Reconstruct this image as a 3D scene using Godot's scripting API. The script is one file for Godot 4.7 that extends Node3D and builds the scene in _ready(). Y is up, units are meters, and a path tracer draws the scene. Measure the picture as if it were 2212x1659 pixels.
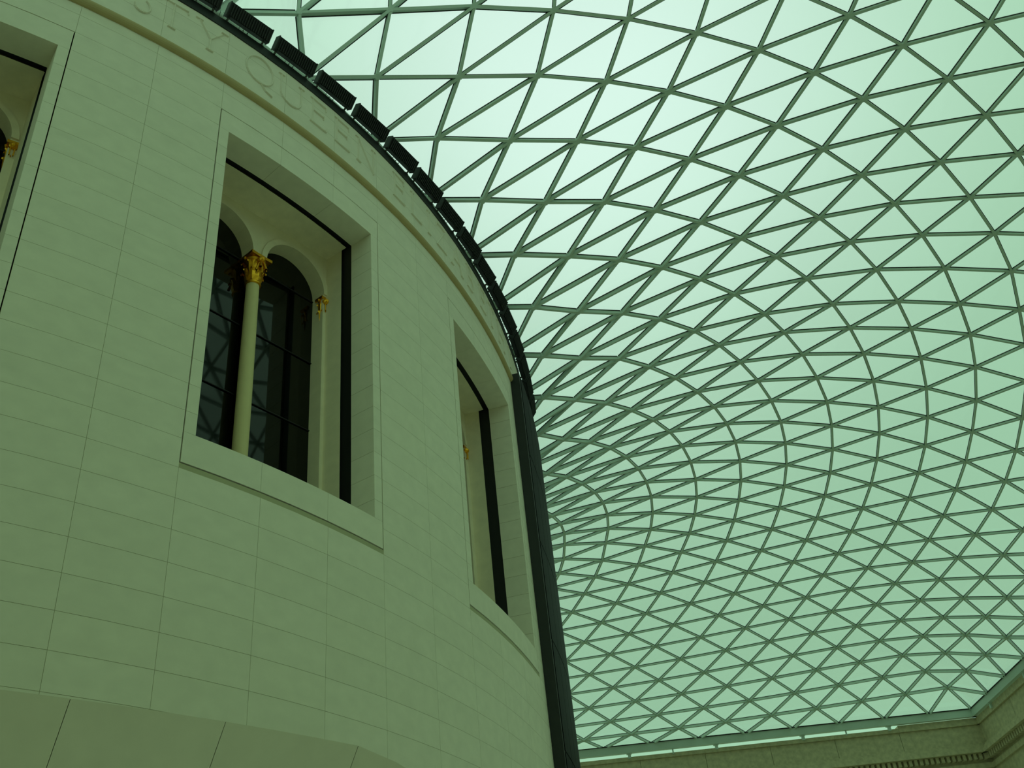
extends Node3D
# A glass-roofed court seen from its floor: the round stone drum on the left, the triangulated glass roof spreading from its rim to the far corner.
# Plan in metres: x runs to the far wall, y to the left, heights up; at() turns that into the scene's axes. Angles on the drum are degrees, counted from x.

const BEAM_W := 0.075
const RINGS := 60            # nodes on the inner ring of the roof; twice as many radial lines
const SIDE := 24             # radial lines on a short side
const CORNER := 27           # number of the radial line that runs into the far corner
const DEEPEST := 35          # steps from the ring to a corner
const RING_R := 22.245
const HALF_X := 36.625
const SOUTH := 51.125
const NORTH := 46.025
# How the roof departs from its formula, as weights of the products of t (ring to edge) and q (round the drum): metres in x, y and height
const BEND := [
	[-0.942, -4.093, -4.202],  # t^0 q^0
	[-0.478, 0.807, -2.770],  # t^0 q^1
	[0.616, 0.660, -1.018],  # t^0 q^2
	[0.815, 4.176, 6.680],  # t^0 q^3
	[0.132, -0.609, 0.727],  # t^0 q^4
	[-0.223, -2.013, -4.774],  # t^0 q^5
	[0.571, 0.762, 2.404],  # t^0 q^6
	[2.404, -0.070, -2.793],  # t^1 q^0
	[0.797, 1.824, -0.821],  # t^1 q^1
	[0.648, -0.613, -0.995],  # t^1 q^2
	[-1.254, -2.810, 4.183],  # t^1 q^3
	[0.099, -0.428, 2.768],  # t^1 q^4
	[0.527, 0.907, -6.256],  # t^1 q^5
	[-0.154, 0.524, 0.127],  # t^2 q^0
	[0.125, 0.511, 1.571],  # t^2 q^1
	[-0.385, -1.585, -3.009],  # t^2 q^2
	[-0.342, 1.050, -0.640],  # t^2 q^3
	[1.098, 1.344, 3.546],  # t^2 q^4
	[0.890, -0.370, 0.529],  # t^3 q^0
	[0.618, -0.984, 1.769],  # t^3 q^1
	[-1.068, 0.793, -6.556],  # t^3 q^2
	[1.272, 0.057, 7.002],  # t^3 q^3
	[-0.222, 0.634, -2.642],  # t^4 q^0
	[-1.688, 0.857, 1.381],  # t^4 q^1
	[1.259, -1.820, -2.753],  # t^4 q^2
	[-0.709, -0.380, 4.366],  # near the corner
	[-0.424, 0.835, -2.965],  # near the corner
	[-0.504, -0.588, 0.924],  # near the corner
	[-0.169, 1.173, 2.313],  # near the corner
	[-0.458, -0.436, 3.786],  # near the corner
	[-0.146, 0.567, 0.617],  # near the corner
]
# Small dents and swellings of the built net, on a grid of its two spirals: metres in x, y and height
const SETTLE := [
	[[0.00, 0.00, 0.00], [0.00, 0.00, 0.00], [0.00, 0.00, 0.00], [0.00, 0.00, 0.00], [0.00, 0.00, 0.00], [0.00, 0.00, 0.00], [0.00, 0.00, 0.00], [0.00, 0.00, 0.00], [0.00, 0.00, 0.00], [0.00, 0.00, 0.00], [0.00, 0.00, 0.00], [0.00, 0.00, 0.00]],
	[[0.00, 0.00, 0.00], [0.00, 0.00, 0.00], [0.00, 0.00, 0.00], [0.00, 0.00, 0.00], [0.00, 0.00, 0.00], [0.00, 0.00, 0.00], [0.00, 0.00, 0.00], [0.00, 0.00, 0.00], [0.00, 0.00, 0.00], [0.04, 0.01, -0.05], [0.01, -0.03, 0.17], [-0.22, -0.39, 0.20]],
	[[0.00, 0.00, 0.00], [0.00, 0.00, 0.00], [-0.08, -0.15, -0.01], [0.03, -0.03, 0.05], [0.06, 0.06, 0.05], [0.00, 0.00, 0.00], [0.00, 0.00, 0.00], [0.03, 0.08, 0.04], [0.03, -0.01, -0.03], [-0.05, -0.02, 0.03], [-0.04, 0.00, -0.02], [-0.15, -0.18, 0.28]],
	[[0.06, -0.02, 0.02], [-0.09, 0.02, -0.10], [0.06, -0.03, 0.02], [-0.11, 0.04, -0.07], [0.10, -0.05, 0.02], [-0.05, -0.07, -0.02], [0.09, 0.13, 0.07], [0.05, -0.03, -0.02], [-0.02, -0.03, -0.00], [-0.01, 0.05, -0.03], [0.07, 0.01, 0.02], [-0.05, -0.13, 0.09]],
	[[0.08, -0.35, -0.02], [0.15, -0.04, 0.16], [0.03, 0.06, 0.09], [-0.05, -0.03, -0.14], [0.06, -0.02, 0.12], [-0.07, 0.02, -0.05], [0.00, -0.04, -0.02], [-0.04, -0.00, -0.01], [0.03, 0.00, 0.04], [0.01, 0.04, -0.01], [-0.04, -0.03, -0.01], [0.02, 0.04, -0.09]],
	[[0.00, 0.00, 0.00], [0.17, -0.08, -0.22], [-0.09, -0.07, -0.01], [0.11, -0.03, 0.08], [-0.06, 0.13, 0.01], [0.01, -0.04, -0.08], [0.02, -0.01, 0.02], [-0.01, 0.01, 0.01], [-0.01, -0.03, 0.00], [0.05, -0.03, 0.01], [-0.07, -0.00, -0.01], [0.06, 0.17, -0.16]],
	[[0.00, 0.00, 0.00], [0.00, 0.00, 0.00], [0.07, 0.02, -0.22], [0.07, 0.04, 0.13], [0.03, -0.05, -0.06], [0.07, -0.05, 0.05], [-0.04, 0.05, 0.01], [0.02, -0.01, -0.02], [0.01, 0.02, -0.00], [-0.04, -0.00, 0.00], [0.02, 0.07, -0.04], [0.00, 0.00, 0.00]],
	[[0.00, 0.00, 0.00], [0.00, 0.00, 0.00], [0.21, 0.37, -0.27], [-0.07, 0.08, -0.07], [-0.02, -0.07, 0.03], [0.03, -0.02, 0.02], [-0.01, -0.01, -0.00], [0.01, 0.03, -0.01], [0.04, -0.02, 0.01], [-0.01, 0.04, 0.02], [0.00, 0.00, 0.00], [0.00, 0.00, 0.00]],
	[[0.00, 0.00, 0.00], [0.00, 0.00, 0.00], [0.00, 0.00, 0.00], [-0.01, 0.02, 0.02], [-0.03, 0.13, 0.01], [-0.00, -0.02, -0.02], [0.03, 0.00, -0.03], [-0.05, 0.02, 0.10], [0.06, -0.13, -0.16], [0.00, 0.00, 0.00], [0.00, 0.00, 0.00], [0.00, 0.00, 0.00]],
	[[0.00, 0.00, 0.00], [0.00, 0.00, 0.00], [0.00, 0.00, 0.00], [0.00, 0.00, 0.00], [0.00, 0.00, 0.00], [0.00, 0.00, 0.00], [0.00, 0.00, 0.00], [0.00, 0.00, 0.00], [0.00, 0.00, 0.00], [0.00, 0.00, 0.00], [0.00, 0.00, 0.00], [0.00, 0.00, 0.00]],
]

var mats := {}
var cam: Camera3D
var rng := RandomNumberGenerator.new()
var taken := {}


# ---------------------------------------------------------------- places

func at(x: float, y: float, z: float) -> Vector3:
	return Vector3(x, z, -y)


func drum_r(deg: float) -> float:
	var q := clampf((deg + 122.0) / 18.0, -1.6, 2.0)
	return 23.897 - 0.338 * q - 0.157 * q * q + 0.1243 * q * q * q


func on_drum(deg: float, out: float, z: float) -> Vector3:
	var r := drum_r(deg) + out
	return at(r * cos(deg_to_rad(deg)), r * sin(deg_to_rad(deg)), z)


func outward(deg: float) -> Vector3:
	return at(cos(deg_to_rad(deg)), sin(deg_to_rad(deg)), 0.0)


# A frame on the drum: x to the right as one faces the wall, y up, z outward
func drum_frame(deg: float, out: float, z: float) -> Transform3D:
	var o := outward(deg)
	return Transform3D(Basis(Vector3.UP.cross(o), Vector3.UP, o), on_drum(deg, out, z))


# ---------------------------------------------------------------- shapes

func new_st() -> SurfaceTool:
	var st := SurfaceTool.new()
	st.begin(Mesh.PRIMITIVE_TRIANGLES)
	return st


func tri(st: SurfaceTool, a: Vector3, b: Vector3, c: Vector3, out: Vector3) -> void:
	var n := (c - a).cross(b - a).normalized()
	if n.dot(out) < 0.0:
		var s := b
		b = c
		c = s
		n = -n
	for v in [a, b, c]:
		st.set_normal(n)
		st.add_vertex(v)


func quad(st: SurfaceTool, a: Vector3, b: Vector3, c: Vector3, d: Vector3, out: Vector3) -> void:
	tri(st, a, b, c, out)
	tri(st, a, c, d, out)


# A block with four corners below and the matching four above
func hexa(st: SurfaceTool, p: Array) -> void:
	var mid := Vector3.ZERO
	for v in p:
		mid += v / 8.0
	for f in [[0, 1, 2, 3], [4, 5, 6, 7], [0, 1, 5, 4], [1, 2, 6, 5], [2, 3, 7, 6], [3, 0, 4, 7]]:
		var c: Vector3 = (p[f[0]] + p[f[1]] + p[f[2]] + p[f[3]]) / 4.0
		quad(st, p[f[0]], p[f[1]], p[f[2]], p[f[3]], c - mid)


func obox(st: SurfaceTool, c: Vector3, ax: Vector3, ay: Vector3, az: Vector3) -> void:
	var p := []
	for s in [-1.0, 1.0]:
		p.append_array([c - ax - az + ay * s, c + ax - az + ay * s, c + ax + az + ay * s, c - ax + az + ay * s])
	hexa(st, p)


# An upright block between two corners given as (x, y, height)
func block(st: SurfaceTool, x0: float, y0: float, z0: float, x1: float, y1: float, z1: float) -> void:
	obox(st, at((x0 + x1) / 2, (y0 + y1) / 2, (z0 + z1) / 2), Vector3((x1 - x0) / 2, 0, 0), Vector3(0, (z1 - z0) / 2, 0), Vector3(0, 0, (y1 - y0) / 2))


# A profile of (radius, height) turned round the upward axis of a frame
func lathe(st: SurfaceTool, profile: Array, segs: int, frame := Transform3D()) -> void:
	for k in profile.size() - 1:
		var a: Vector2 = profile[k]
		var b: Vector2 = profile[k + 1]
		var slope := Vector2(b.y - a.y, a.x - b.x).normalized()
		for s in segs:
			var u := TAU * s / segs
			var v := TAU * (s + 1) / segs
			var n0 := frame.basis * Vector3(cos(u) * slope.x, slope.y, sin(u) * slope.x)
			var n1 := frame.basis * Vector3(cos(v) * slope.x, slope.y, sin(v) * slope.x)
			var p00 := frame * Vector3(cos(u) * a.x, a.y, sin(u) * a.x)
			var p01 := frame * Vector3(cos(v) * a.x, a.y, sin(v) * a.x)
			var p10 := frame * Vector3(cos(u) * b.x, b.y, sin(u) * b.x)
			var p11 := frame * Vector3(cos(v) * b.x, b.y, sin(v) * b.x)
			for t in [[p00, n0, p10, n0, p11, n1], [p00, n0, p11, n1, p01, n1]]:
				var face: Vector3 = (t[4] - t[0]).cross(t[2] - t[0])
				var order := [0, 2, 4] if face.dot(t[1]) >= 0.0 else [0, 4, 2]
				for o in order:
					st.set_normal(t[o + 1])
					st.add_vertex(t[o])


# A round bar through a row of points
func tube(st: SurfaceTool, pts: Array, r: float, segs := 6) -> void:
	for k in pts.size() - 1:
		var a: Vector3 = pts[k]
		var b: Vector3 = pts[k + 1]
		var d := (b - a).normalized()
		var s := d.cross(Vector3.UP if absf(d.y) < 0.9 else Vector3.RIGHT).normalized()
		lathe(st, [Vector2(r, 0), Vector2(r, a.distance_to(b))], segs, Transform3D(Basis(s, d, s.cross(d)), a))


# A slab that follows the drum: angles g0 to g1, offsets o0 (inner) to o1 (outer), heights z0 to z1
func curved(st: SurfaceTool, g0: float, g1: float, o0: float, o1: float, z0: float, z1: float, steps := 2, back := true) -> void:
	for k in steps:
		var a := lerpf(g0, g1, float(k) / steps)
		var b := lerpf(g0, g1, float(k + 1) / steps)
		var o := outward((a + b) / 2)
		quad(st, on_drum(a, o1, z0), on_drum(b, o1, z0), on_drum(b, o1, z1), on_drum(a, o1, z1), o)
		quad(st, on_drum(a, o0, z1), on_drum(b, o0, z1), on_drum(b, o1, z1), on_drum(a, o1, z1), Vector3.UP)
		quad(st, on_drum(a, o0, z0), on_drum(b, o0, z0), on_drum(b, o1, z0), on_drum(a, o1, z0), Vector3.DOWN)
		if back:
			quad(st, on_drum(a, o0, z0), on_drum(b, o0, z0), on_drum(b, o0, z1), on_drum(a, o0, z1), -o)
	var side := Vector3.UP.cross(outward(g0))
	quad(st, on_drum(g0, o0, z0), on_drum(g0, o1, z0), on_drum(g0, o1, z1), on_drum(g0, o0, z1), -side)
	quad(st, on_drum(g1, o0, z0), on_drum(g1, o1, z0), on_drum(g1, o1, z1), on_drum(g1, o0, z1), Vector3.UP.cross(outward(g1)))


# ---------------------------------------------------------------- nodes

func numbered(called: String) -> String:
	taken[called] = taken.get(called, 0) + 1
	return called if taken[called] == 1 else "%s_%03d" % [called, taken[called] - 1]


func part(called: String, st: SurfaceTool, m: Material, parent: Node3D, label := "", stuff := false) -> MeshInstance3D:
	var o := MeshInstance3D.new()
	o.mesh = st.commit()
	o.mesh.surface_set_material(0, m)
	return keep(called, o, parent, label, stuff)


func keep(called: String, o: Node3D, parent: Node3D, label := "", stuff := false) -> Node3D:
	o.name = called
	parent.add_child(o, true)
	if label:
		o.set_meta("label", label)
	if stuff:
		o.set_meta("kind", "stuff")
	return o


func thing(called: String, label: String, category: String, where := Transform3D(), group := "", kind := "") -> Node3D:
	var o := Node3D.new()
	o.name = numbered(called)
	add_child(o)
	o.transform = where
	o.set_meta("label", label)
	o.set_meta("category", category)
	if group:
		o.set_meta("group", group)
	if kind:
		o.set_meta("kind", kind)
	return o


# ---------------------------------------------------------------- materials

func plain(c: Color, rough: float, metal := 0.0) -> StandardMaterial3D:
	var m := StandardMaterial3D.new()
	m.albedo_color = c
	m.roughness = rough
	m.metallic = metal
	return m


func noise_tex(seed_: int, freq: float, low: Color, high: Color, size := 512) -> NoiseTexture2D:
	var n := FastNoiseLite.new()
	n.seed = seed_
	n.noise_type = FastNoiseLite.TYPE_SIMPLEX_SMOOTH
	n.frequency = freq
	n.fractal_octaves = 5
	var g := Gradient.new()
	g.set_color(0, low)
	g.set_color(1, high)
	var t := NoiseTexture2D.new()
	t.width = size
	t.height = size
	t.seamless = true
	t.noise = n
	t.color_ramp = g
	return t


func stone(tone: Color, seed_: int, spread := 0.05) -> StandardMaterial3D:
	var m := plain(tone, 0.85)
	m.albedo_texture = noise_tex(seed_, 0.012, Color(1 - spread, 1 - spread, 1 - spread), Color.WHITE)
	m.uv1_triplanar = true
	m.uv1_world_triplanar = true
	m.uv1_scale = Vector3(0.42, 0.42, 0.42)
	return m


func make_materials() -> void:
	var base := Color(0.955, 0.925, 0.85)
	for k in 4:
		var f: float = [1.0, 0.995, 0.989, 0.998][k]
		mats["stone%d" % k] = stone(Color(base.r * f, base.g * f, base.b * (f - 0.0015 * k)), 11 + k)
	mats.stone = mats.stone0
	mats.mortar = plain(Color(0.72, 0.70, 0.57), 0.95)
	mats.roll = stone(Color(0.74, 0.66, 0.47), 21)
	mats.old = stone(Color(0.84, 0.80, 0.66), 22, 0.16)
	mats.inner = stone(Color(0.97, 0.92, 0.80), 23, 0.06)
	mats.floor = stone(Color(0.93, 0.91, 0.86), 24, 0.05)
	mats.steel = plain(Color(0.77, 0.84, 0.80), 0.45)
	mats.gasket = plain(Color(0.07, 0.08, 0.07), 0.7)
	mats.dark = plain(Color(0.10, 0.115, 0.11), 0.55)
	mats.black = plain(Color(0.035, 0.045, 0.042), 0.6)
	mats.bracket = plain(Color(0.32, 0.34, 0.33), 0.4, 0.6)
	mats.gold = plain(Color(0.93, 0.68, 0.20), 0.32, 1.0)
	mats.shaft = stone(Color(0.90, 0.84, 0.64), 25, 0.04)
	var w := plain(Color(0.012, 0.02, 0.018), 0.03)
	w.metallic_specular = 0.42
	mats.window = w
	mats.screen = plain(Color(0.035, 0.05, 0.045), 0.5)
	mats.screen.metallic_specular = 0.12
	var g := plain(Color(0.72, 0.88, 0.78, 0.035), 0.04)
	g.transparency = BaseMaterial3D.TRANSPARENCY_ALPHA
	mats.pane = g


# ---------------------------------------------------------------- sky

const SUN := Vector3(0.6016, 0.7905, 0.1148)


func make_sky() -> Sky:
	var wide := 256
	var high := 128
	var n := FastNoiseLite.new()
	n.seed = 5
	n.frequency = 1.1
	n.fractal_octaves = 4
	var im := Image.create_empty(wide, high, false, Image.FORMAT_RGBF)
	for y in high:
		for x in wide:
			var up := (0.5 - (y + 0.5) / high) * PI
			var round_ := ((x + 0.5) / wide) * TAU
			var d := Vector3(sin(round_) * cos(up), sin(up), -cos(round_) * cos(up))
			var cloud := 1.0 + n.get_noise_3dv(d * 1.6) * 0.09
			# overcast, a little brighter overhead; the sun stands behind the cloud and whitens it there
			var base := (1.10 + 0.06 * maxf(d.y, 0.0)) * cloud
			var off := rad_to_deg(d.angle_to(SUN))
			var glow := exp(-off * off / (2.0 * 11.5 * 11.5)) * cloud
			im.set_pixel(x, y, Color(0.325 * base + 0.46 * glow, 0.590 * base + 0.43 * glow, 0.385 * base + 0.54 * glow))
	var m := PanoramaSkyMaterial.new()
	m.panorama = ImageTexture.create_from_image(im)
	var s := Sky.new()
	s.sky_material = m
	return s


func _ready() -> void:
	rng.seed = 7
	cam = Camera3D.new()
	cam.name = "camera"
	cam.fov = 41.84371
	cam.near = 0.05
	cam.far = 500.0
	cam.transform = Transform3D(Basis(Vector3(0.03630, -0.09220, 0.99508), Vector3(-0.58282, 0.80691, 0.09602), Vector3(-0.81179, -0.58343, -0.02444)), Vector3(-28.84549, 1.83756, 22.23630))
	add_child(cam)
	cam.current = true
	var env := Environment.new()
	env.background_mode = Environment.BG_SKY
	env.sky = make_sky()
	env.ambient_light_source = Environment.AMBIENT_SOURCE_DISABLED
	env.tonemap_mode = Environment.TONE_MAPPER_LINEAR
	env.tonemap_exposure = 1.0
	env.sdfgi_enabled = true
	env.ssao_enabled = true
	env.ssil_enabled = true
	var we := WorldEnvironment.new()
	we.name = "surroundings"
	we.environment = env
	add_child(we)
	make_materials()
	build_shell()
	build_drum()
	build_windows()
	build_roof()
	build_rim()
	build_stair()


# ---------------------------------------------------------------- floor and outer walls

func build_shell() -> void:
	var f := thing("floor", "pale stone floor of the court", "floor", Transform3D(), "", "structure")
	var st := new_st()
	block(st, -38, -53, -0.3, 38, 48, 0.0)
	part("slab", st, mats.floor, f)
	for w in [["wall_east", "far stone court wall with parapet and dentil cornice under the roof edge"], ["wall_south", "right-hand stone court wall meeting the far wall in the corner"], ["wall_north", "plain stone court wall hidden behind the drum"], ["wall_west", "plain stone court wall behind the viewer"]]:
		var o := thing(w[0], w[1], "wall", Transform3D(), "", "structure")
		st = new_st()
		match w[0]:
			"wall_east": block(st, 36.95, -52, 0, 38.2, 47.5, 19.0)
			"wall_south": block(st, -37.9, -52.7, 0, 36.95, -51.45, 19.0)
			"wall_north": block(st, -37.9, 46.35, 0, 38, 47.6, 19.85)
			_: block(st, -38.2, -52, 0, -36.95, 47.5, 19.85)
		part("wall_face", st, mats.old, o)
		if w[0] in ["wall_east", "wall_south"]:
			crown(o, w[0] == "wall_east")


# Parapet blocks, coping, cornice and dentils of a court wall; s runs along the wall from the corner, d is the distance in front of its face
func crown(o: Node3D, east: bool) -> void:
	var put := func(st: SurfaceTool, s0: float, s1: float, d0: float, d1: float, z0: float, z1: float) -> void:
		if east:
			block(st, 36.95 - d1, -51.45 + s0, z0, 36.95 - d0, -51.45 + s1, z1)
		else:
			block(st, 36.95 - s1, -51.45 + d0, z0, 36.95 - s0, -51.45 + d1, z1)
	var far := 97.5 if east else 74.0
	# the parapet stands 0.1 m proud in blocks; near the corner its coping is raised to the roof
	var s := 0.0
	var k := 0
	while s < far:
		var e := minf(s + (5.3 if k == 0 else 4.15), far)
		var raised: bool = k == 0 or not east
		var st := new_st()
		put.call(st, s + 0.012, e - 0.012, -0.3, 0.1, 17.75, 18.92)
		part("parapet_block", st, mats.old, o)
		st = new_st()
		put.call(st, s + 0.006, e - 0.006, -0.5, 0.24, 18.93, 19.34 if raised else 19.17)
		part("coping", st, mats.old, o)
		s = e
		k += 1
	var st2 := new_st()
	put.call(st2, 0.0, far, -0.2, 0.30, 17.55, 17.74)
	put.call(st2, 0.0, far, -0.2, 0.52, 17.36, 17.55)
	put.call(st2, 0.0, far, -0.2, 0.66, 17.14, 17.36)
	part("cornice", st2, mats.old, o)
	st2 = new_st()
	put.call(st2, 0.0, far, -0.1, 0.14, 16.30, 16.62)
	part("architrave", st2, mats.old, o)
	# dentils: those in view are pieces of their own
	var rest := new_st()
	var n := 0
	s = 0.4
	while s < far - 0.3:
		var st := new_st()
		if n < 60:
			put.call(st, s, s + 0.2, -0.05, 0.40, 16.80, 17.13)
			part("dentil", st, mats.old, o)
		else:
			put.call(rest, s, s + 0.2, -0.05, 0.40, 16.80, 17.13)
		s += 0.34
		n += 1
	part("dentils", rest, mats.old, o, "", true)


# ---------------------------------------------------------------- the drum

const COURSE := 0.51
const COURSE_0 := 7.87
const TOP := 20.5
const JOINTS := [-150.2, -146.6, -143.0, -139.6, -136.15, -132.85, -129.4, -126.0, -122.6, -118.95, -115.33, -111.7, -108.05, -104.37, -100.7, -97.1, -93.5, -89.9]
# window: left and right outer joint, left and right edge of the opening
const WINDOWS := [[-150.2, -139.6, -149.65, -140.1], [-132.85, -122.6, -132.34, -123.16], [-115.33, -104.37, -114.75, -104.86]]
const FRAME_Z := [10.0, 18.07]
const OPEN_Z := [10.55, 17.54]


func in_frame(g0: float, g1: float) -> bool:
	for w in WINDOWS:
		if g0 > w[0] - 0.01 and g1 < w[1] + 0.01:
			return true
	return false


func build_drum() -> void:
	var o := thing("wall_drum", "tall round drum of pale limestone blocks with a lettered frieze", "drum wall", Transform3D(), "", "structure")
	# backing behind the joints, with the windows left out
	var st := new_st()
	for c in JOINTS.size() - 1:
		for h in 2:
			var a := lerpf(JOINTS[c], JOINTS[c + 1], h * 0.5)
			var b := lerpf(JOINTS[c], JOINTS[c + 1], h * 0.5 + 0.5)
			var spans := [[4.0, FRAME_Z[0]], [FRAME_Z[1], TOP]] if in_frame(JOINTS[c], JOINTS[c + 1]) else [[4.0, TOP]]
			for sp in spans:
				quad(st, on_drum(a, -0.008, sp[0]), on_drum(b, -0.008, sp[0]), on_drum(b, -0.008, sp[1]), on_drum(a, -0.008, sp[1]), outward((a + b) / 2))
	part("joint_bed", st, mats.mortar, o)
	# the plain rest of the drum, and the foot of the wall
	st = new_st()
	curved(st, -89.9, 209.8, -0.5, 0.0, 0.0, TOP, 84)
	curved(st, -150.2, -89.9, -0.5, 0.0, 0.0, 4.80, 34)
	part("plain_wall", st, mats.stone, o)
	st = new_st()
	for k in 120:
		var a := -150.2 + 3.0 * k
		var up := outward(a + 1.5)
		quad(st, on_drum(a, -0.02, TOP), on_drum(a + 3, -0.02, TOP), on_drum(a + 3, -0.6, TOP), on_drum(a, -0.6, TOP), Vector3.UP)
		quad(st, on_drum(a, -0.6, TOP), on_drum(a + 3, -0.6, TOP), on_drum(a + 3, -0.6, 19.9), on_drum(a, -0.6, 19.9), -up)
		quad(st, on_drum(a, -0.6, 19.9), on_drum(a + 3, -0.6, 19.9), on_drum(a + 3, -4.5, 19.9), on_drum(a, -4.5, 19.9), Vector3.UP)
		tri(st, on_drum(a, -4.5, 19.9), on_drum(a + 3, -4.5, 19.9), at(0, 0, 22.5), Vector3.UP)
	part("wall_head", st, mats.dark, o)
	# blocks, laid course by course; the 300 most in view one by one
	var cells := []
	for row in range(-6, 25):
		var z0 := COURSE_0 + COURSE * row
		var z1 := minf(z0 + COURSE, TOP)
		if z1 - z0 < 0.1:
			continue
		for c in JOINTS.size() - 1:
			var bottom := z0
			var top := z1
			if in_frame(JOINTS[c], JOINTS[c + 1]):
				if z0 > FRAME_Z[0] - 0.25 and z1 < FRAME_Z[1] + 0.25:
					continue
				if z1 > FRAME_Z[0] and z0 < FRAME_Z[0]:
					top = FRAME_Z[0] - 0.012
				if z0 < FRAME_Z[1] and z1 > FRAME_Z[1]:
					bottom = FRAME_Z[1] + 0.012
			var mid := on_drum((JOINTS[c] + JOINTS[c + 1]) / 2, 0.0, (z0 + z1) / 2)
			cells.append([seen_at(mid), c, bottom, top])
	cells.sort_custom(func(p, q): return p[0] < q[0])
	var rest := new_st()
	for k in cells.size():
		var cell: Array = cells[k]
		var c: int = cell[1]
		st = new_st() if k < 300 else rest
		var mid_r := drum_r(JOINTS[c])
		var gap := rad_to_deg(0.0032 / mid_r)
		curved(st, JOINTS[c] + gap, JOINTS[c + 1] - gap, -0.03, 0.0, cell[2] + 0.0032, cell[3] - 0.0032, 2, false)
		if k < 300:
			part("stone_block", st, mats["stone%d" % rng.randi_range(0, 3)], o)
	part("stone_blocks", rest, mats.stone, o, "", true)
	# roll moulding under the frieze
	st = new_st()
	for k in 66:
		var a := -150.0 + 47.2 * k / 66.0
		var b := -150.0 + 47.2 * (k + 1) / 66.0
		for h in 8:
			var u := -PI / 2 + PI * h / 8.0
			var v := -PI / 2 + PI * (h + 1) / 8.0
			var pts := []
			for pr in [[a, u], [b, u], [b, v], [a, v]]:
				pts.append(on_drum(pr[0], 0.09 * cos(pr[1]), 18.96 + 0.115 * sin(pr[1])))
			quad(st, pts[0], pts[1], pts[2], pts[3], outward((a + b) / 2) * cos((u + v) / 2) + Vector3.UP * sin((u + v) / 2))
	part("roll_moulding", st, mats.roll, o, "brownish round moulding running under the frieze")
	for l in LETTERS:
		letter(o, l[0], l[1], l[2])


# Distance from the camera, or a large number when the point is out of the picture or behind the drum
func seen_at(p: Vector3) -> float:
	var q := cam.transform.affine_inverse() * p
	var d := p.distance_to(cam.position)
	if q.z > -0.5:
		return 1000.0 + d
	var ty := tan(deg_to_rad(cam.fov / 2))
	if absf(q.x / q.z) > ty * 2212.0 / 1659.0 * 1.02 or absf(q.y / q.z) > ty * 1.02:
		return 500.0 + d
	var a := Vector2(cam.position.x, cam.position.z)
	var b := Vector2(p.x, p.z)
	var t := clampf(-a.dot(b - a) / (b - a).length_squared(), 0.0, 1.0)
	if a.lerp(b, t).length() < 22.9 and t < 0.98:
		return 300.0 + d
	return d


# Letters: strokes in units of the letter's height (x right, y up, half width)
const LETTERS := [["S", -137.2, 0.9], ["T", -135.75, 1.0], ["Y", -133.8, 1.0], ["Q", -131.0, 1.0], ["U", -129.05, 1.0], ["E", -127.2, 1.0], ["E", -125.45, 1.0], ["N", -123.5, 1.0], ["E", -120.5, 1.0], ["L", -118.7, 1.0], ["I", -117.25, 1.0], ["Z", -115.7, 1.0], ["A", -113.55, 1.0], ["B", -111.4, 1.0], ["E", -109.2, 1.0], ["T", -107.3, 1.0], ["H", -104.9, 1.0], ["I", -102.35, 1.0], ["I", -101.4, 1.0]]


func arc(cx: float, cy: float, rx: float, ry: float, a0: float, a1: float, w: float, n := 14) -> Array:
	var out := []
	for k in n:
		var u := deg_to_rad(lerpf(a0, a1, float(k) / n))
		var v := deg_to_rad(lerpf(a0, a1, float(k + 1) / n))
		var m := (u + v) / 2
		out.append([cx + rx * cos(u), cy + ry * sin(u), cx + rx * cos(v), cy + ry * sin(v), w * (0.45 + 0.55 * absf(cos(m)))])
	return out


func serif(x: float, y: float, half := 0.1) -> Array:
	return [x - half, y, x + half, y, 0.012]


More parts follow.
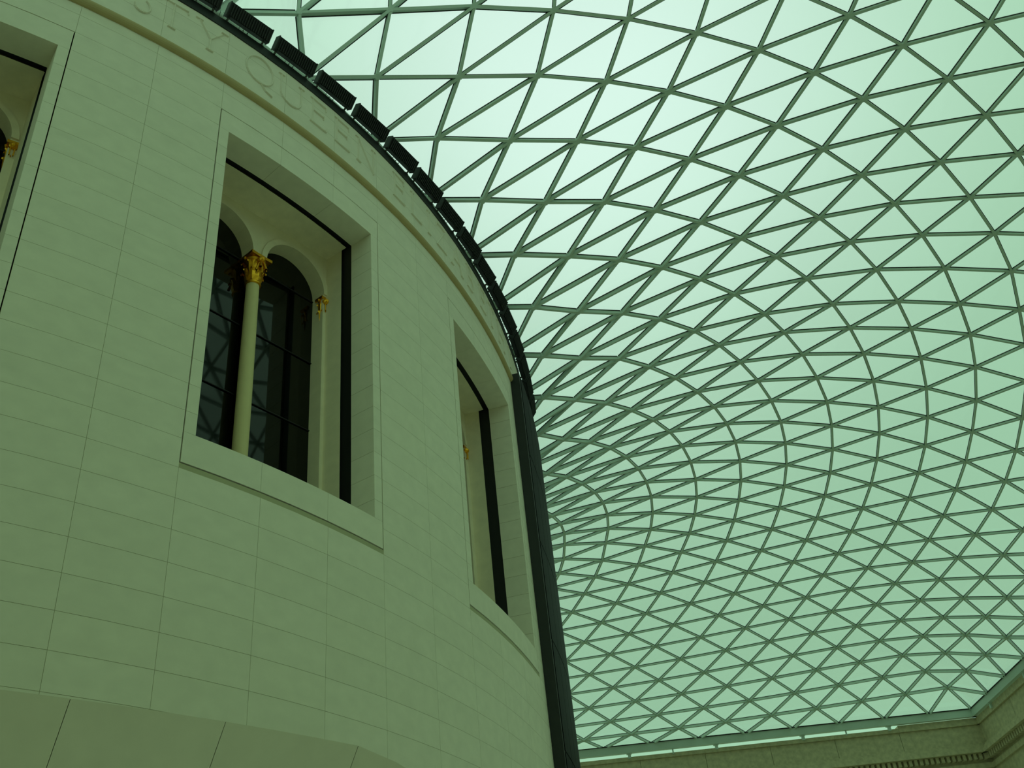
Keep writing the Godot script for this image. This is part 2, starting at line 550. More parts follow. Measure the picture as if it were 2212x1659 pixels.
func strokes(ch: String) -> Array:
	var b := 0.026
	var h := 0.014
	match ch:
		"S": return arc(0.0, 0.74, 0.2, 0.25, 50, 250, b) + arc(0.0, 0.25, 0.22, 0.25, 70, -140, b) + [[0.13, 0.93, 0.16, 0.78, h], [-0.17, 0.1, -0.2, 0.25, h]]
		"T": return [[0, 0, 0, 1, b], [-0.36, 0.98, 0.36, 0.98, h], [-0.36, 0.98, -0.36, 0.86, h], [0.36, 0.98, 0.36, 0.86, h], serif(0, 0.01)]
		"Y": return [[0, 0, 0, 0.45, b], [-0.36, 1, 0, 0.45, b], [0.36, 1, 0, 0.45, h], serif(0, 0.01), serif(-0.36, 0.99), serif(0.36, 0.99)]
		"Q": return arc(0.0, 0.5, 0.42, 0.5, 0, 360, b, 28) + [[0.05, 0.02, 0.22, -0.16, b], [0.22, -0.16, 0.42, -0.22, h]]
		"U": return [[-0.34, 1, -0.34, 0.32, b], [0.34, 1, 0.34, 0.32, h], serif(-0.34, 0.99), serif(0.34, 0.99)] + arc(0.0, 0.33, 0.34, 0.33, 180, 360, b)
		"E": return [[-0.2, 0, -0.2, 1, b], [-0.3, 0.99, 0.27, 0.99, h], [-0.2, 0.53, 0.2, 0.53, h], [-0.3, 0.01, 0.3, 0.01, h], [0.27, 0.99, 0.28, 0.84, h], [0.3, 0.01, 0.32, 0.17, h], [0.2, 0.61, 0.2, 0.45, h]]
		"N": return [[-0.33, 0, -0.33, 1, h], [-0.35, 1, 0.33, 0, b], [0.33, 0, 0.33, 1, h], serif(-0.33, 0.01), serif(0.33, 0.99), serif(-0.38, 0.99, 0.08)]
		"L": return [[-0.2, 0, -0.2, 1, b], serif(-0.2, 0.99), [-0.3, 0.01, 0.3, 0.01, h], [0.3, 0.01, 0.32, 0.18, h]]
		"I": return [[0, 0, 0, 1, b], serif(0, 0.01), serif(0, 0.99)]
		"Z": return [[-0.28, 0.99, 0.3, 0.99, h], [0.3, 0.99, -0.32, 0.01, b], [-0.32, 0.01, 0.32, 0.01, h], [-0.28, 0.99, -0.29, 0.84, h], [0.32, 0.01, 0.33, 0.17, h]]
		"A": return [[-0.38, 0, 0, 1, h], [0.38, 0, 0, 1, b], [-0.24, 0.38, 0.24, 0.38, h], serif(-0.38, 0.01), serif(0.38, 0.01)]
		"B": return [[-0.22, 0, -0.22, 1, b], [-0.32, 0.99, 0.0, 0.99, h], [-0.22, 0.53, 0.02, 0.53, h], [-0.32, 0.01, 0.02, 0.01, h]] + arc(0.0, 0.76, 0.2, 0.23, 90, -90, b) + arc(0.02, 0.27, 0.26, 0.26, 90, -90, b)
		"H": return [[-0.34, 0, -0.34, 1, b], [0.34, 0, 0.34, 1, b], [-0.34, 0.53, 0.34, 0.53, h], serif(-0.34, 0.01), serif(0.34, 0.01), serif(-0.34, 0.99), serif(0.34, 0.99)]
	return []


func letter(o: Node3D, ch: String, deg: float, wide: float) -> void:
	var st := new_st()
	var size := 0.80
	for s in strokes(ch):
		var a := Vector2(s[0] * wide, s[1]) * size
		var b := Vector2(s[2] * wide, s[3]) * size
		var along := (b - a).normalized()
		var n := Vector2(-along.y, along.x) * float(s[4]) * size
		var f := func(p: Vector2, out: float) -> Vector3: return on_drum(deg + rad_to_deg(p.x / 23.9), out, 19.52 + p.y)
		var out_dir := outward(deg)
		var deep := 0.03
		var up3: Vector3 = f.call(a + n, 0.0) - f.call(a, 0.0)
		quad(st, f.call(a + n, 0.0), f.call(b + n, 0.0), f.call(b, deep), f.call(a, deep), out_dir * 0.3 + up3)
		quad(st, f.call(a - n, 0.0), f.call(b - n, 0.0), f.call(b, deep), f.call(a, deep), out_dir * 0.3 - up3)
		tri(st, f.call(a + n, 0.0), f.call(a - n, 0.0), f.call(a, deep), f.call(a, 0.0) - f.call(b, 0.0))
		tri(st, f.call(b + n, 0.0), f.call(b - n, 0.0), f.call(b, deep), f.call(b, 0.0) - f.call(a, 0.0))
	part("letter", st, mats.stone2, o, "letter %s of the frieze inscription" % ch)


# ---------------------------------------------------------------- windows of the drum

func build_windows() -> void:
	var said := ["deep stone-framed window cut by the left edge of the photograph", "deep stone-framed window with a gilded column between two arches", "narrow-looking deep stone-framed window farther round the drum"]
	for k in 3:
		window(k, said[k])


func window(k: int, label: String) -> void:
	var w: Array = WINDOWS[k]
	var o := thing("window_%d" % (k + 1), label, "window", Transform3D(), "", "structure")
	var g0: float = w[0]
	var g1: float = w[1]
	var i0: float = w[2]
	var i1: float = w[3]
	var mid := (i0 + i1) / 2
	var j := rad_to_deg(0.018 / 23.8)
	# surround: jamb stones at the courses, three stones in the lintel and three in the sill
	var z := OPEN_Z[0] as float
	var row := 6
	while z < OPEN_Z[1] - 0.01:
		var e := minf(COURSE_0 + COURSE * row, OPEN_Z[1])
		if OPEN_Z[1] - e < 0.2:
			e = OPEN_Z[1]
		for side in [[g0 + j, i0], [i1, g1 - j]]:
			var st := new_st()
			curved(st, side[0], side[1], -0.57, 0.0, z + 0.003, e - 0.003, 1)
			part("jamb_stone", st, mats["stone%d" % (row % 4)], o)
		z = e
		row += 1
	for band in [["sill_stone", FRAME_Z[0] + 0.018, OPEN_Z[0]], ["lintel_stone", OPEN_Z[1], FRAME_Z[1] - 0.018]]:
		for n in 3:
			var a := lerpf(g0 + j, g1 - j, n / 3.0)
			var b := lerpf(g0 + j, g1 - j, (n + 1) / 3.0)
			var st := new_st()
			curved(st, a + (0.006 if n else 0.0), b - (0.006 if n < 2 else 0.0), -0.57, 0.0, band[1] + 0.001, band[2] - 0.001, 4)
			part(band[0], st, mats["stone%d" % ((n + k) % 4)], o)
	# behind the outer reveal an open black gap, then the stone returns of the old wall
	var st := new_st()
	var bed := new_st()
	for n in 6:
		var a := lerpf(i0, i1, n / 6.0)
		var b := lerpf(i0, i1, (n + 1) / 6.0)
		quad(bed, on_drum(a, -0.72, 17.58), on_drum(b, -0.72, 17.58), on_drum(b, -2.0, 17.58), on_drum(a, -2.0, 17.58), Vector3.DOWN)
		quad(bed, on_drum(a, -0.56, 10.4), on_drum(b, -0.56, 10.4), on_drum(b, -2.0, 10.4), on_drum(a, -2.0, 10.4), Vector3.UP)
	for g in [i0, i1]:
		var inside := Vector3.UP.cross(outward(g)) * (1.0 if g == i0 else -1.0)
		quad(bed, on_drum(g, -0.86, 10.4), on_drum(g, -2.0, 10.4), on_drum(g, -2.0, 17.6), on_drum(g, -0.86, 17.6), inside)
		var off := 0.12 if g == i1 else -0.12
		quad(st, on_drum(g + off, -0.56, 10.3), on_drum(g + off, -0.90, 10.3), on_drum(g + off, -0.90, 17.9), on_drum(g + off, -0.56, 17.9), inside)
		quad(st, on_drum(g + off, -0.88, 10.3), on_drum(g, -0.88, 10.3), on_drum(g, -0.88, 17.9), on_drum(g + off, -0.88, 17.9), outward(g))
	curved(st, i0 - 0.15, i1 + 0.15, -0.74, -0.56, 17.64, 17.9, 6)
	part("dark_gap", st, mats.black, o)
	part("recess_lining", bed, mats.inner, o)
	# the old wall: two round arches in one outline
	var frame := drum_frame(mid, -1.45, 0.0)
	var spring := 16.5
	var rad := 0.776
	var outline := PackedVector2Array([Vector2(-2.54, 9.7), Vector2(-2.54, 18.75), Vector2(2.54, 18.75), Vector2(2.54, 9.7)])
	for c in [0.95, -0.95]:
		outline.append(Vector2(c + rad, 9.7))
		for n in 25:
			var u := PI * n / 24.0
			outline.append(Vector2(c + rad * cos(u), spring + rad * sin(u)))
		outline.append(Vector2(c - rad, spring if c > 0 else 9.7))
	# below the springing only the column stands between the arches
	var cut := PackedVector2Array()
	for v in outline:
		cut.append(v)
	# between the two openings the outline runs level at the springing
	for n in range(cut.size() - 1, -1, -1):
		if absf(cut[n].x) < 0.2 and cut[n].y < 10.0:
			cut.remove_at(n)
	st = new_st()
	var ids := Geometry2D.triangulate_polygon(cut)
	for n in range(0, ids.size(), 3):
		tri(st, frame * Vector3(cut[ids[n]].x, cut[ids[n]].y, 0), frame * Vector3(cut[ids[n + 1]].x, cut[ids[n + 1]].y, 0), frame * Vector3(cut[ids[n + 2]].x, cut[ids[n + 2]].y, 0), frame.basis.z)
	for n in cut.size():
		var a := cut[n]
		var b := cut[(n + 1) % cut.size()]
		var mid2 := (a + b) / 2
		var nn := Vector2(b.y - a.y, a.x - b.x).normalized()
		if Geometry2D.is_point_in_polygon(mid2 + nn * 0.01, cut):
			nn = -nn
		quad(st, frame * Vector3(a.x, a.y, 0), frame * Vector3(b.x, b.y, 0), frame * Vector3(b.x, b.y, -0.42), frame * Vector3(a.x, a.y, -0.42), frame.basis * Vector3(nn.x, nn.y, 0))
	part("arched_wall", st, mats.inner, o)
	# a raised band round each arch
	for c in [-0.95, 0.95]:
		st = new_st()
		for n in 24:
			var u := PI * n / 24.0
			var v := PI * (n + 1) / 24.0
			var ring := []
			for e in [[u, rad], [v, rad], [v, rad + 0.13], [u, rad + 0.13]]:
				ring.append(Vector2(c + e[1] * cos(e[0]), spring + e[1] * sin(e[0])))
			var p := []
			for zz in [0.002, 0.035]:
				for q in ring:
					p.append(frame * Vector3(q.x, q.y, zz))
			hexa(st, p)
		part("arch_band", st, mats.inner, o)
	# dark glass with thin bars behind the arches
	for c in [-0.95, 0.95]:
		var z0 := 9.75
		for n in 5:
			var z1 := minf(z0 + 1.68, 17.4)
			st = new_st()
			var tilt: float = (0.004 if n % 2 else -0.003) * c
			var p := []
			for zz in [-0.36, -0.34]:
				p.append_array([frame * Vector3(c - 0.85, z0, zz), frame * Vector3(c + 0.85, z0, zz + tilt), frame * Vector3(c + 0.85, z1, zz + tilt), frame * Vector3(c - 0.85, z1, zz)])
			hexa(st, p)
			part("window_pane", st, mats.window, o)
			if n:
				st = new_st()
				obox(st, frame * Vector3(c, z0, -0.325), frame.basis.x * 0.85, Vector3.UP * 0.010, frame.basis.z * 0.012)
				part("glazing_bar", st, mats.black, o)
			z0 = z1
	for c in [[0.0, "column"], [1.80, "half_column"], [-1.80, "half_column"]]:
		var slim: float = 1.0 if c[0] == 0.0 else 0.45
		var foot := frame * Transform3D(Basis(), Vector3(c[0], 9.75, -0.14 if c[0] == 0.0 else -0.10))
		st = new_st()
		lathe(st, [Vector2(0.20 * slim, 0), Vector2(0.20 * slim, 0.12), Vector2(0.17 * slim, 0.2), Vector2(0.148 * slim, 0.3), Vector2(0.144 * slim, 3.2), Vector2(0.132 * slim, 6.05)], 24, foot)
		var col := part(c[1], st, mats.shaft, o)
		capital(col, foot.translated_local(Vector3(0, 6.0, 0)), slim)


# A gilded leafy capital, 0.72 m high
func capital(col: Node3D, foot: Transform3D, slim: float) -> void:
	var st := new_st()
	lathe(st, [Vector2(0.135 * slim, 0), Vector2(0.165 * slim, 0.015), Vector2(0.165 * slim, 0.05), Vector2(0.14 * slim, 0.07), Vector2(0.145 * slim, 0.3), Vector2(0.19 * slim, 0.6), Vector2(0.22 * slim, 0.63)], 20, foot)
	for tier in 2:
		for n in 8:
			var turn := TAU * (n + 0.5 * tier) / 8
			var f := foot * Transform3D(Basis(Vector3.UP, turn), Vector3(0, 0.07 + 0.2 * tier, 0))
			var prev := []
			for e in [[0.145, 0.0, 0.055], [0.175, 0.1, 0.07], [0.185, 0.2, 0.06], [0.225, 0.27, 0.045], [0.25, 0.25, 0.03], [0.245, 0.215, 0.012]]:
				var r: float = (e[0] + 0.012 * tier) * slim
				var y: float = e[1]
				var hw: float = e[2] * slim
				var now := [f * Vector3(-hw, y, r - 0.012), f * Vector3(0, y, r + 0.012), f * Vector3(hw, y, r - 0.012)]
				if prev:
					var o := f.basis.z
					quad(st, prev[0], prev[1], now[1], now[0], o)
					quad(st, prev[1], prev[2], now[2], now[1], o)
				prev = now
	for n in 4:
		var turn := TAU * (n + 0.5) / 4
		var f := foot * Transform3D(Basis(Vector3.UP, turn), Vector3(0, 0.55, 0.24 * slim))
		for s in [-1.0, 1.0]:
			lathe(st, [Vector2(0.0, 0.035), Vector2(0.03, 0.03), Vector2(0.058, 0.02), Vector2(0.066, 0.0), Vector2(0.058, -0.02), Vector2(0.03, -0.03), Vector2(0.0, -0.035)], 12, f * Transform3D(Basis(Vector3.FORWARD, PI / 2 + 0.35 * s), Vector3(0.035 * s, 0, 0.01)))
		tube(st, [f * Vector3(0, -0.25, -0.1 * slim), f * Vector3(0, -0.08, -0.05), f * Vector3(0, 0.03, 0.0)], 0.03 * slim)
		lathe(st, [Vector2(0, -0.04), Vector2(0.035, -0.02), Vector2(0.035, 0.02), Vector2(0, 0.04)], 8, foot * Transform3D(Basis(Vector3.UP, TAU * n / 4) , Vector3.ZERO) * Transform3D(Basis(), Vector3(0, 0.62, 0.235 * slim)))
	# the abacus: a square with hollow sides
	var rim := []
	for n in 16:
		var a := TAU * n / 16.0 + TAU / 8.0
		var k := n % 4
		var r: float = [0.36, 0.265, 0.25, 0.265][k] * slim
		rim.append(Vector2(r * cos(a), r * sin(a)))
	for n in 16:
		var a: Vector2 = rim[n]
		var b: Vector2 = rim[(n + 1) % 16]
		var p := []
		for y in [0.63, 0.70]:
			p.append_array([foot * Vector3(0, y, 0), foot * Vector3(a.x, y, a.y), foot * Vector3((a.x + b.x) / 2, y, (a.y + b.y) / 2), foot * Vector3(b.x, y, b.y)])
		hexa(st, p)
	part("capital", st, mats.gold, col, "gilded leafy capital")


# ---------------------------------------------------------------- the glass roof

func height(x: float, y: float) -> float:
	var a := RING_R
	var b := HALF_X
	var c := NORTH
	var d := SOUTH
	x = clampf(x, -36.62, 36.62)
	y = clampf(y, -51.12, 46.02)
	var r := sqrt(x * x + y * y)
	var psi := (1 - x / b) * (1 + x / b) * (1 - y / c) * (1 + y / d)
	var eta := psi / ((1 - a * x / (r * b)) * (1 + a * x / (r * b)) * (1 - a * y / (r * c)) * (1 + a * y / (r * d)))
	var z := (20.955 - 19.71) * eta + 19.71
	var al := (r / a - 1) * psi
	var s := y / r
	var c2 := 2 * x * x / (r * r) - 1
	z += 0.5 * al * ((35 + 10 * psi) * 0.5 * (1 + c2) + 12 * ((1 - c2) / 2 + s) + (7.5 + 12 * psi) * ((1 - c2) / 2 - s) - 1.6)
	var sum := 0.0
	for p in [b - x, b + x]:
		for q in [c - y, d + y]:
			sum += sqrt(p * p + q * q) / maxf(p * q, 1e-6)
	var corners := (exp(-14 * (1 - x / b)) + exp(-14 * (1 + x / b))) * (exp(-14 * (1 - y / c)) + exp(-14 * (1 + y / d)))
	return z + (1 - a / r) / sum * (0.5 * (1.75 * (1 + c2) + 1.5 * (1 - c2) + 0.3 * s) + 1.05 * corners)


func bend(p: Vector3, i: int, j: int, deep: int) -> Vector3:
	# i counted from the near side of the drum; the far sides of the roof keep the plain formula
	if i >= 75:
		i -= 2 * RINGS
	var share := smoothstep(-16.0, -4.0, i) * (1.0 - smoothstep(40.0, 56.0, i))
	if share <= 0.0:
		return p
	var t := float(j) / deep
	var s := 4 * t * (1 - t)
	var q := clampf((i - 20) / 15.0, -1.4, 1.3)
	var move := Vector3.ZERO
	var k := 0
	for a in 5:
		for b in 7:
			if a + b <= 6:
				move += Vector3(BEND[k][0], BEND[k][1], BEND[k][2]) * s * pow(2 * t - 1, a) * pow(q, b)
				k += 1
	var near := absf(clampf((i - CORNER) / 6.0, -1.5, 1.5))
	var tt := maxf(t - 0.3, 0.0) / 0.7
	for a in [1, 2, 4]:
		for c in [1.0, 3.0]:
			move += Vector3(BEND[k][0], BEND[k][1], BEND[k][2]) * s * pow(tt, a) * exp(-near * c)
			k += 1
	var ef := maxf(i - CORNER, 0) / 4.0
	var er := minf(i - CORNER, 0) / 10.0
	move.y += t * t * t * (0.1946 * ef + 0.8716 * ef * ef * exp(-ef / 3))
	move.x += t * t * t * (0.0353 * er + 0.0093 * er * er)
	move.z += pow(1 - t, 3) * -0.1047 + t * t * t * 0.0924
	# the two spirals through this node, and the dents between them
	var sa := (i - j) / 2.0
	var sb := (i + j) / 2.0
	for ka in SETTLE.size():
		var wa := maxf(0.0, 1.0 - absf(sa - (2.0 * ka - 6.0)) / 2.0)
		if wa > 0.0 and j < deep:
			for kb in SETTLE[ka].size():
				var wb := maxf(0.0, 1.0 - absf(sb - 3.0 * kb) / 3.0)
				if wb > 0.0:
					move += Vector3(SETTLE[ka][kb][0], SETTLE[ka][kb][1], SETTLE[ka][kb][2]) * wa * wb
	p += move * share
	if j == 0:
		# the ring lies a little outside its formula on this side
		var g := deg_to_rad(-132.69 + 3.0135 * i)
		var ring := smoothstep(-16.0, -4.0, i) * (1.0 - smoothstep(12.0, 30.0, i))
		var turn := lerp_angle(atan2(p.y, p.x), g, ring)
		var r := lerpf(Vector2(p.x, p.y).length(), 23.2, ring)
		p = Vector3(r * cos(turn), r * sin(turn), lerpf(p.z, 22.2 - 0.03 * i, ring))
	return p


func build_roof() -> void:
	var n := 2 * RINGS
	var long := (n - 2 * SIDE) / 2
	var first := CORNER - SIDE / 2
	var deep := []
	var edge := []
	deep.resize(n)
	edge.resize(n)
	var corners := [Vector2(HALF_X, -SOUTH), Vector2(HALF_X, NORTH), Vector2(-HALF_X, NORTH), Vector2(-HALF_X, -SOUTH)]
	var start := CORNER
	for k in 4:
		var count := long if k % 2 == 0 else SIDE
		for m in count:
			var i := (start + m) % n
			deep[i] = DEEPEST - mini(m, count - m)
			edge[i] = corners[k].lerp(corners[(k + 1) % 4], float(m) / count)
		start += count
	var id := {}
	var nodes: Array[Vector2i] = []
	var flat := PackedVector2Array()
	for i in n:
		var g := -PI / 2 + PI / RINGS * (i - first)
		for j in deep[i] + 1:
			if (i + j) % 2 == 0:
				id[Vector2i(i, j)] = nodes.size()
				nodes.append(Vector2i(i, j))
				flat.append((RING_R * Vector2(cos(g), sin(g))).lerp(edge[i], float(j) / deep[i]))
	var around: Array = []
	var members := []
	for k in nodes.size():
		var v := nodes[k]
		var list := PackedInt32Array()
		for s in [Vector2i(0, 2), Vector2i(1, 1), Vector2i(1, -1), Vector2i(0, -2), Vector2i(-1, -1), Vector2i(-1, 1)]:
			var w := Vector2i(posmod(v.x + s.x, n), v.y + s.y)
			if id.has(w):
				list.append(id[w])
				if s in [Vector2i(0, 2), Vector2i(1, 1), Vector2i(1, -1)]:
					members.append([k, id[w]])
		around.append(list)
	# let the net settle: every node moves to the middle of its neighbours
	for turn in 500:
		for k in nodes.size():
			var v := nodes[k]
			if v.y == 0 or v.y == deep[v.x]:
				continue
			var sum := Vector2.ZERO
			for q in around[k]:
				sum += flat[q]
			flat[k] += 1.7 * (sum / around[k].size() - flat[k])
	var pos := PackedVector3Array()
	for k in nodes.size():
		var p := bend(Vector3(flat[k].x, flat[k].y, height(flat[k].x, flat[k].y)), nodes[k].x, nodes[k].y, deep[nodes[k].x])
		pos.append(at(p.x, p.y, p.z))
	# triangles
	var faces := []
	for k in nodes.size():
		var v := nodes[k]
		var far := Vector2i(v.x, v.y + 2)
		if id.has(far):
			for s in [-1, 1]:
				var w := Vector2i(posmod(v.x + s, n), v.y + 1)
				if id.has(w):
					faces.append([k, id[far], id[w]])
		if v.y == 0:
			faces.append([k, id[Vector2i((v.x + 2) % n, 0)], id[Vector2i((v.x + 1) % n, 1)]])
	var up := PackedVector3Array()
	up.resize(nodes.size())
	up.fill(Vector3.ZERO)
	for f in faces:
		var m := (pos[f[1]] - pos[f[0]]).cross(pos[f[2]] - pos[f[0]])
		if m.y < 0:
			m = -m
		for k in f:
			up[k] += m
	for k in nodes.size():
		up[k] = up[k].normalized()
	var thick := PackedFloat32Array()   # the bars are deepest at the drum and at the walls
	for v in nodes:
		var t: float = 2.0 * v.y / deep[v.x] - 1.0
		thick.append(lerpf(0.08, 0.185 if t > 0.0 else 0.145, pow(absf(t), 2.2)))
	var roof := thing("ceiling", "curved triangulated steel and glass roof spanning from the drum to the court walls", "glass roof", Transform3D(), "", "structure")
	# panes
	var order := []
	for k in faces.size():
		var f: Array = faces[k]
		order.append([seen_at((pos[f[0]] + pos[f[1]] + pos[f[2]]) / 3), k])
	order.sort_custom(func(p, q): return p[0] < q[0])
	var rest := new_st()
	for k in order.size():
		var f: Array = faces[order[k][1]]
		var st := new_st() if k < 300 else rest
		pane(st, pos[f[0]], pos[f[1]], pos[f[2]], (thick[f[0]] + thick[f[1]] + thick[f[2]]) / 3)
		if k < 300:
			part("glass_pane", st, mats.pane, roof)
	part("glass_panes", rest, mats.pane, roof, "", true)
	# steel members, each a hollow bar under a dark glazing strip
	order = []
	for k in members.size():
		var m: Array = members[k]
		order.append([seen_at((pos[m[0]] + pos[m[1]]) / 2), k])
	order.sort_custom(func(p, q): return p[0] < q[0])
	rest = new_st()
	var strips := new_st()
	for k in order.size():
		var m: Array = members[order[k][1]]
		var st := new_st() if k < 300 else rest
		bar(st, strips, pos[m[0]], pos[m[1]], up[m[0]] + up[m[1]], (thick[m[0]] + thick[m[1]]) / 2)
		if k < 300:
			part("roof_beam", st, mats.steel, roof)
	part("roof_beams", rest, mats.steel, roof, "", true)
	part("glazing_strips", strips, mats.gasket, roof, "", true)
	# nodes
	order = []
	for k in nodes.size():
		order.append([seen_at(pos[k]), k])
	order.sort_custom(func(p, q): return p[0] < q[0])
	rest = new_st()
	for k in order.size():
		var q: int = order[k][1]
		var d := pos[around[q][0]] - pos[q]
		var s := up[q].cross(d).normalized()
		var st := new_st() if k < 300 else rest
		lathe(st, [Vector2(0, -thick[q] / 2 - 0.004), Vector2(0.085, -thick[q] / 2 - 0.004), Vector2(0.085, thick[q] / 2), Vector2(0, thick[q] / 2)], 6, Transform3D(Basis(s, up[q], s.cross(up[q])), pos[q]))
		if k < 300:
			part("roof_node", st, mats.steel, roof)
	part("roof_nodes", rest, mats.steel, roof, "", true)
	# edge beams on the court walls, on bearing posts
	for k in 4:
		var a: Vector2 = corners[k]
		var b: Vector2 = corners[(k + 1) % 4]
		var along := (b - a).normalized()
		var st := new_st()
		var c := (a + b) / 2
		obox(st, at(c.x, c.y, 19.60), at(along.x, along.y, 0) * (a.distance_to(b) / 2 + 0.14), Vector3.UP * 0.23, at(-along.y, along.x, 0) * 0.14)
		part("edge_beam", st, mats.steel, roof)
		st = new_st()
		obox(st, at(c.x, c.y, 19.85), at(along.x, along.y, 0) * (a.distance_to(b) / 2 + 0.2), Vector3.UP * 0.02, at(-along.y, along.x, 0) * 0.2)
		part("edge_flashing", st, mats.gasket, roof)
		var posts := int(a.distance_to(b) / 2.7)
		for m in range(2, posts, 1):
			if m % 2 and m % 4 == 1:
				continue
			var p := a.lerp(b, float(m) / posts)
			var big := m % 2 == 0
			p += Vector2(-along.y, along.x) * -0.05
			st = new_st()
			var w := 0.09 if big else 0.04
			obox(st, at(p.x, p.y, 19.22), Vector3.RIGHT * w, Vector3.UP * 0.16, Vector3.BACK * w)
			if big:
				obox(st, at(p.x, p.y, 19.36), Vector3.RIGHT * 0.16, Vector3.UP * 0.03, Vector3.BACK * 0.16)
			part("bearing_post", st, mats.steel, roof)
	# the ring that carries the roof on the drum
	var st2 := new_st()
	var round_ := []
	for k in RINGS + 1:
		round_.append(pos[id[Vector2i((2 * k) % n, 0)]] + Vector3.DOWN * 0.12)
	tube(st2, round_, 0.13, 8)
	part("ring_beam", st2, mats.steel, roof)


func pane(st: SurfaceTool, a: Vector3, b: Vector3, c: Vector3, tall: float) -> void:
	var n := (b - a).cross(c - a).normalized()
	if n.y < 0:
		n = -n
	var mid := (a + b + c) / 3
	var p := []
	for v in [a, b, c]:
		var w: Vector3 = v + (mid - v).normalized() * 0.05 + n * (tall / 2 + 0.03)
		p.append(w)
	for s in [0.0, 1.0]:
		tri(st, p[0] + n * 0.02 * s, p[1] + n * 0.02 * s, p[2] + n * 0.02 * s, n * (2 * s - 1))
	for k in 3:
		var u: Vector3 = p[k]
		var v: Vector3 = p[(k + 1) % 3]
		quad(st, u, v, v + n * 0.02, u + n * 0.02, (u + v) / 2 - mid)


func bar(st: SurfaceTool, strips: SurfaceTool, a: Vector3, b: Vector3, up: Vector3, tall: float) -> void:
	var d := (b - a).normalized()
	var s := d.cross(up).normalized()
	var u := s.cross(d)
	var half := a.distance_to(b) / 2 - 0.05
	obox(st, (a + b) / 2, d * half, u * tall / 2, s * BEAM_W / 2)
	obox(strips, (a + b) / 2 + u * (tall / 2 + 0.013), d * half, u * 0.012, s * 0.055)


# ---------------------------------------------------------------- the rim of the drum

func build_rim() -> void:
	var g := thing("trim_1", "dark metal gutter lying on top of the drum wall", "gutter", Transform3D(), "", "structure")
	var st := new_st()
	curved(st, -156.0, -60.0, -0.45, 0.02, TOP, TOP + 0.27, 96)
	part("gutter", st, mats.dark, g)
	var ordinal := ["first", "second", "third", "fourth", "fifth", "sixth", "seventh", "eighth", "ninth", "tenth", "eleventh", "twelfth", "thirteenth", "fourteenth", "fifteenth", "sixteenth"]
	var proto: Node3D
	for k in 16:
		var deg := -134.97 + 2.86 * k
		var where := drum_frame(deg, 0.0, TOP)
		var label: String = "dark ribbed louvre box, %s of the row along the drum rim from the upper left" % ordinal[k]
		var o := thing("louvre_box", label, "louvre", where, "louvre boxes along the drum rim")
		if k == 0:
			proto = o
			louvre(o)
		else:
			for ch in proto.get_children():
				o.add_child(ch.duplicate(), true)
	# dark curved glass screen on the far side of the drum
	var sc := thing("glass_screen", "tall dark curved glass screen standing against the drum beyond the last window", "screen")
	st = new_st()
	curved(st, -103.0, -70.0, 0.01, 0.27, 3.0, 19.1, 24)
	part("screen_body", st, mats.dark, sc)
	for k in 14:
		var a := -102.7 + 2.3 * k
		for h in 6:
			st = new_st()
			curved(st, a + 0.03, a + 2.27, 0.272, 0.285, 3.0 + 2.68 * h + 0.02, 3.0 + 2.68 * (h + 1) - 0.02, 2)
			part("glass_panel", st, mats.screen, sc)


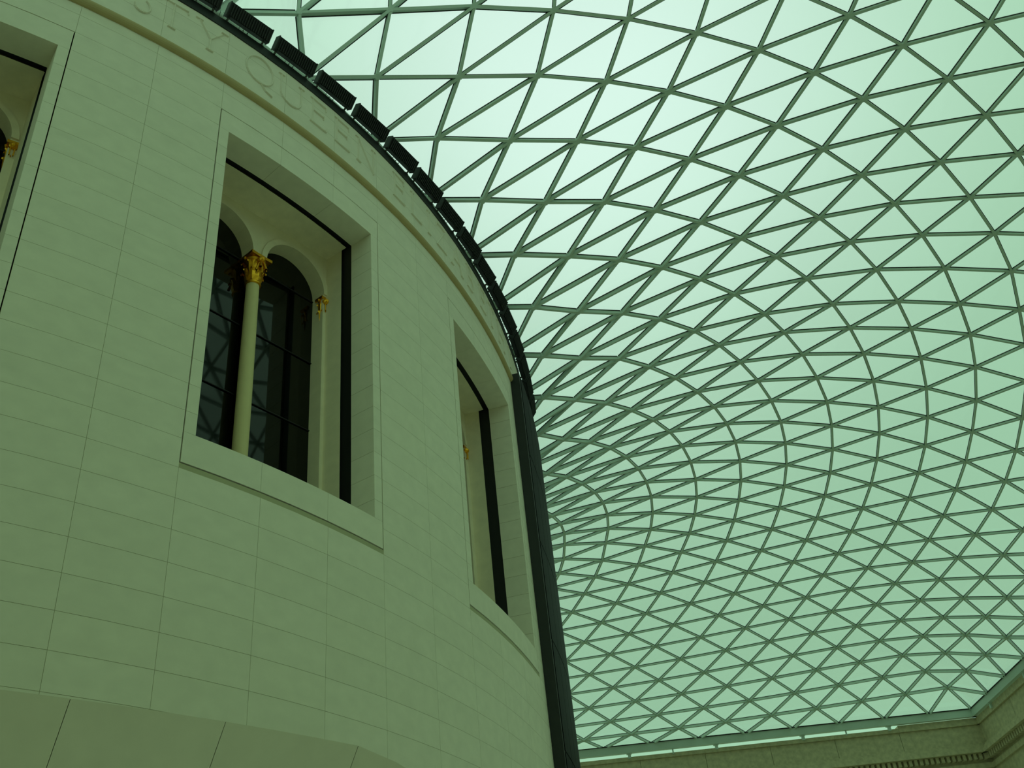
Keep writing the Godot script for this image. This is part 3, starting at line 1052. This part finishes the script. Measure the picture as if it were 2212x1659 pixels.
func louvre(o: Node3D) -> void:
	# a slab tilted outward: its ribbed face looks down and out
	var low := Vector3(0, 0.275, 0.15)
	var top := Vector3(0, 0.545, 0.315)
	var up := (top - low) / 2
	var nrm := Vector3.RIGHT.cross(up).normalized()
	if nrm.y > 0:
		nrm = -nrm
	var mid := (low + top) / 2 - nrm * 0.07
	var st := new_st()
	var p := []
	for s in [1.0, -1.0]:
		var w := 0.50 if s > 0 else 0.515
		var c: Vector3 = mid + nrm * 0.07 * s
		p.append_array([c - up + Vector3.LEFT * w, c - up + Vector3.RIGHT * w, c + up + Vector3.RIGHT * w, c + up + Vector3.LEFT * w])
	hexa(st, p)
	part("casing", st, mats.black, o)
	st = new_st()
	for k in 17:
		obox(st, mid + nrm * 0.083 + Vector3.RIGHT * (-0.44 + 0.055 * k), Vector3.RIGHT * 0.012, up * 0.92, nrm * 0.014)
	part("ribs", st, mats.dark, o, "", true)
	for s in [-1.0, 1.0]:
		st = new_st()
		obox(st, mid + Vector3.RIGHT * 0.512 * s, Vector3.RIGHT * 0.012, up * 1.05, nrm * 0.085)
		part("end_plate", st, mats.dark, o)
	for s in [-0.42, 0.44]:
		st = new_st()
		tube(st, [Vector3(s, 0.25, -0.1), Vector3(s, 0.36, 0.10), Vector3(s, 0.36, 0.2)], 0.025)
		obox(st, Vector3(s, 0.28, -0.05), Vector3.RIGHT * 0.05, Vector3.UP * 0.03, Vector3.BACK * 0.05)
		part("bracket", st, mats.bracket, o)
	st = new_st()
	var loop := []
	for k in 14:
		loop.append(Vector3(-0.15 + 0.022 * k, 0.30 + 0.05 * sin(k * 1.3) , 0.0 + 0.05 * cos(k * 1.3)))
	tube(st, loop, 0.006, 4)
	part("cable", st, mats.black, o)


# ---------------------------------------------------------------- the stair round the drum

func build_stair() -> void:
	var o := thing("stair_parapet", "pale stone stair parapet curving round the drum foot at the bottom left", "parapet")
	var joints := [-152.0, -148.4, -144.8, -141.2, -137.6, -134.33, -130.8, -127.2, -123.6, -120.0, -116.4]
	for k in joints.size() - 1:
		var st := new_st()
		var subs := 3
		for h in subs:
			var a: float = lerpf(joints[k], joints[k + 1], float(h) / subs) + (0.006 if h == 0 else 0.0)
			var b: float = lerpf(joints[k], joints[k + 1], float(h + 1) / subs) - (0.006 if h == subs - 1 else 0.0)
			var p := []
			for g in [a, b]:
				var top := stair_top(g)
				p.append([on_drum(g, 2.66, top), on_drum(g, 3.0, top), on_drum(g, 1.9, top - 1.7), on_drum(g, 1.9, 0.0), on_drum(g, 1.56, 0.0), on_drum(g, 1.56, top - 1.7)])
			var outs := [Vector3.UP, outward(a) * 0.8 + Vector3.DOWN * 0.5, outward(a), Vector3.DOWN, -outward(a), -outward(a) + Vector3.UP * 0.4]
			for e in 6:
				quad(st, p[0][e], p[1][e], p[1][(e + 1) % 6], p[0][(e + 1) % 6], outs[e])
		part("stone_panel", st, mats["stone%d" % (k % 4)], o)
	var st := new_st()
	for k in 20:
		var a := lerpf(-152.0, -116.4, k / 20.0)
		var b := lerpf(-152.0, -116.4, (k + 1) / 20.0)
		quad(st, on_drum(a, 0.0, stair_top(a) - 1.1), on_drum(b, 0.0, stair_top(b) - 1.1), on_drum(b, 2.6, stair_top(b) - 1.1), on_drum(a, 2.6, stair_top(a) - 1.1), Vector3.UP)
	part("tread", st, mats.floor, o)


func stair_top(deg: float) -> float:
	return 5.22 if deg < -130.3 else 5.22 - 0.135 * (deg + 130.3)
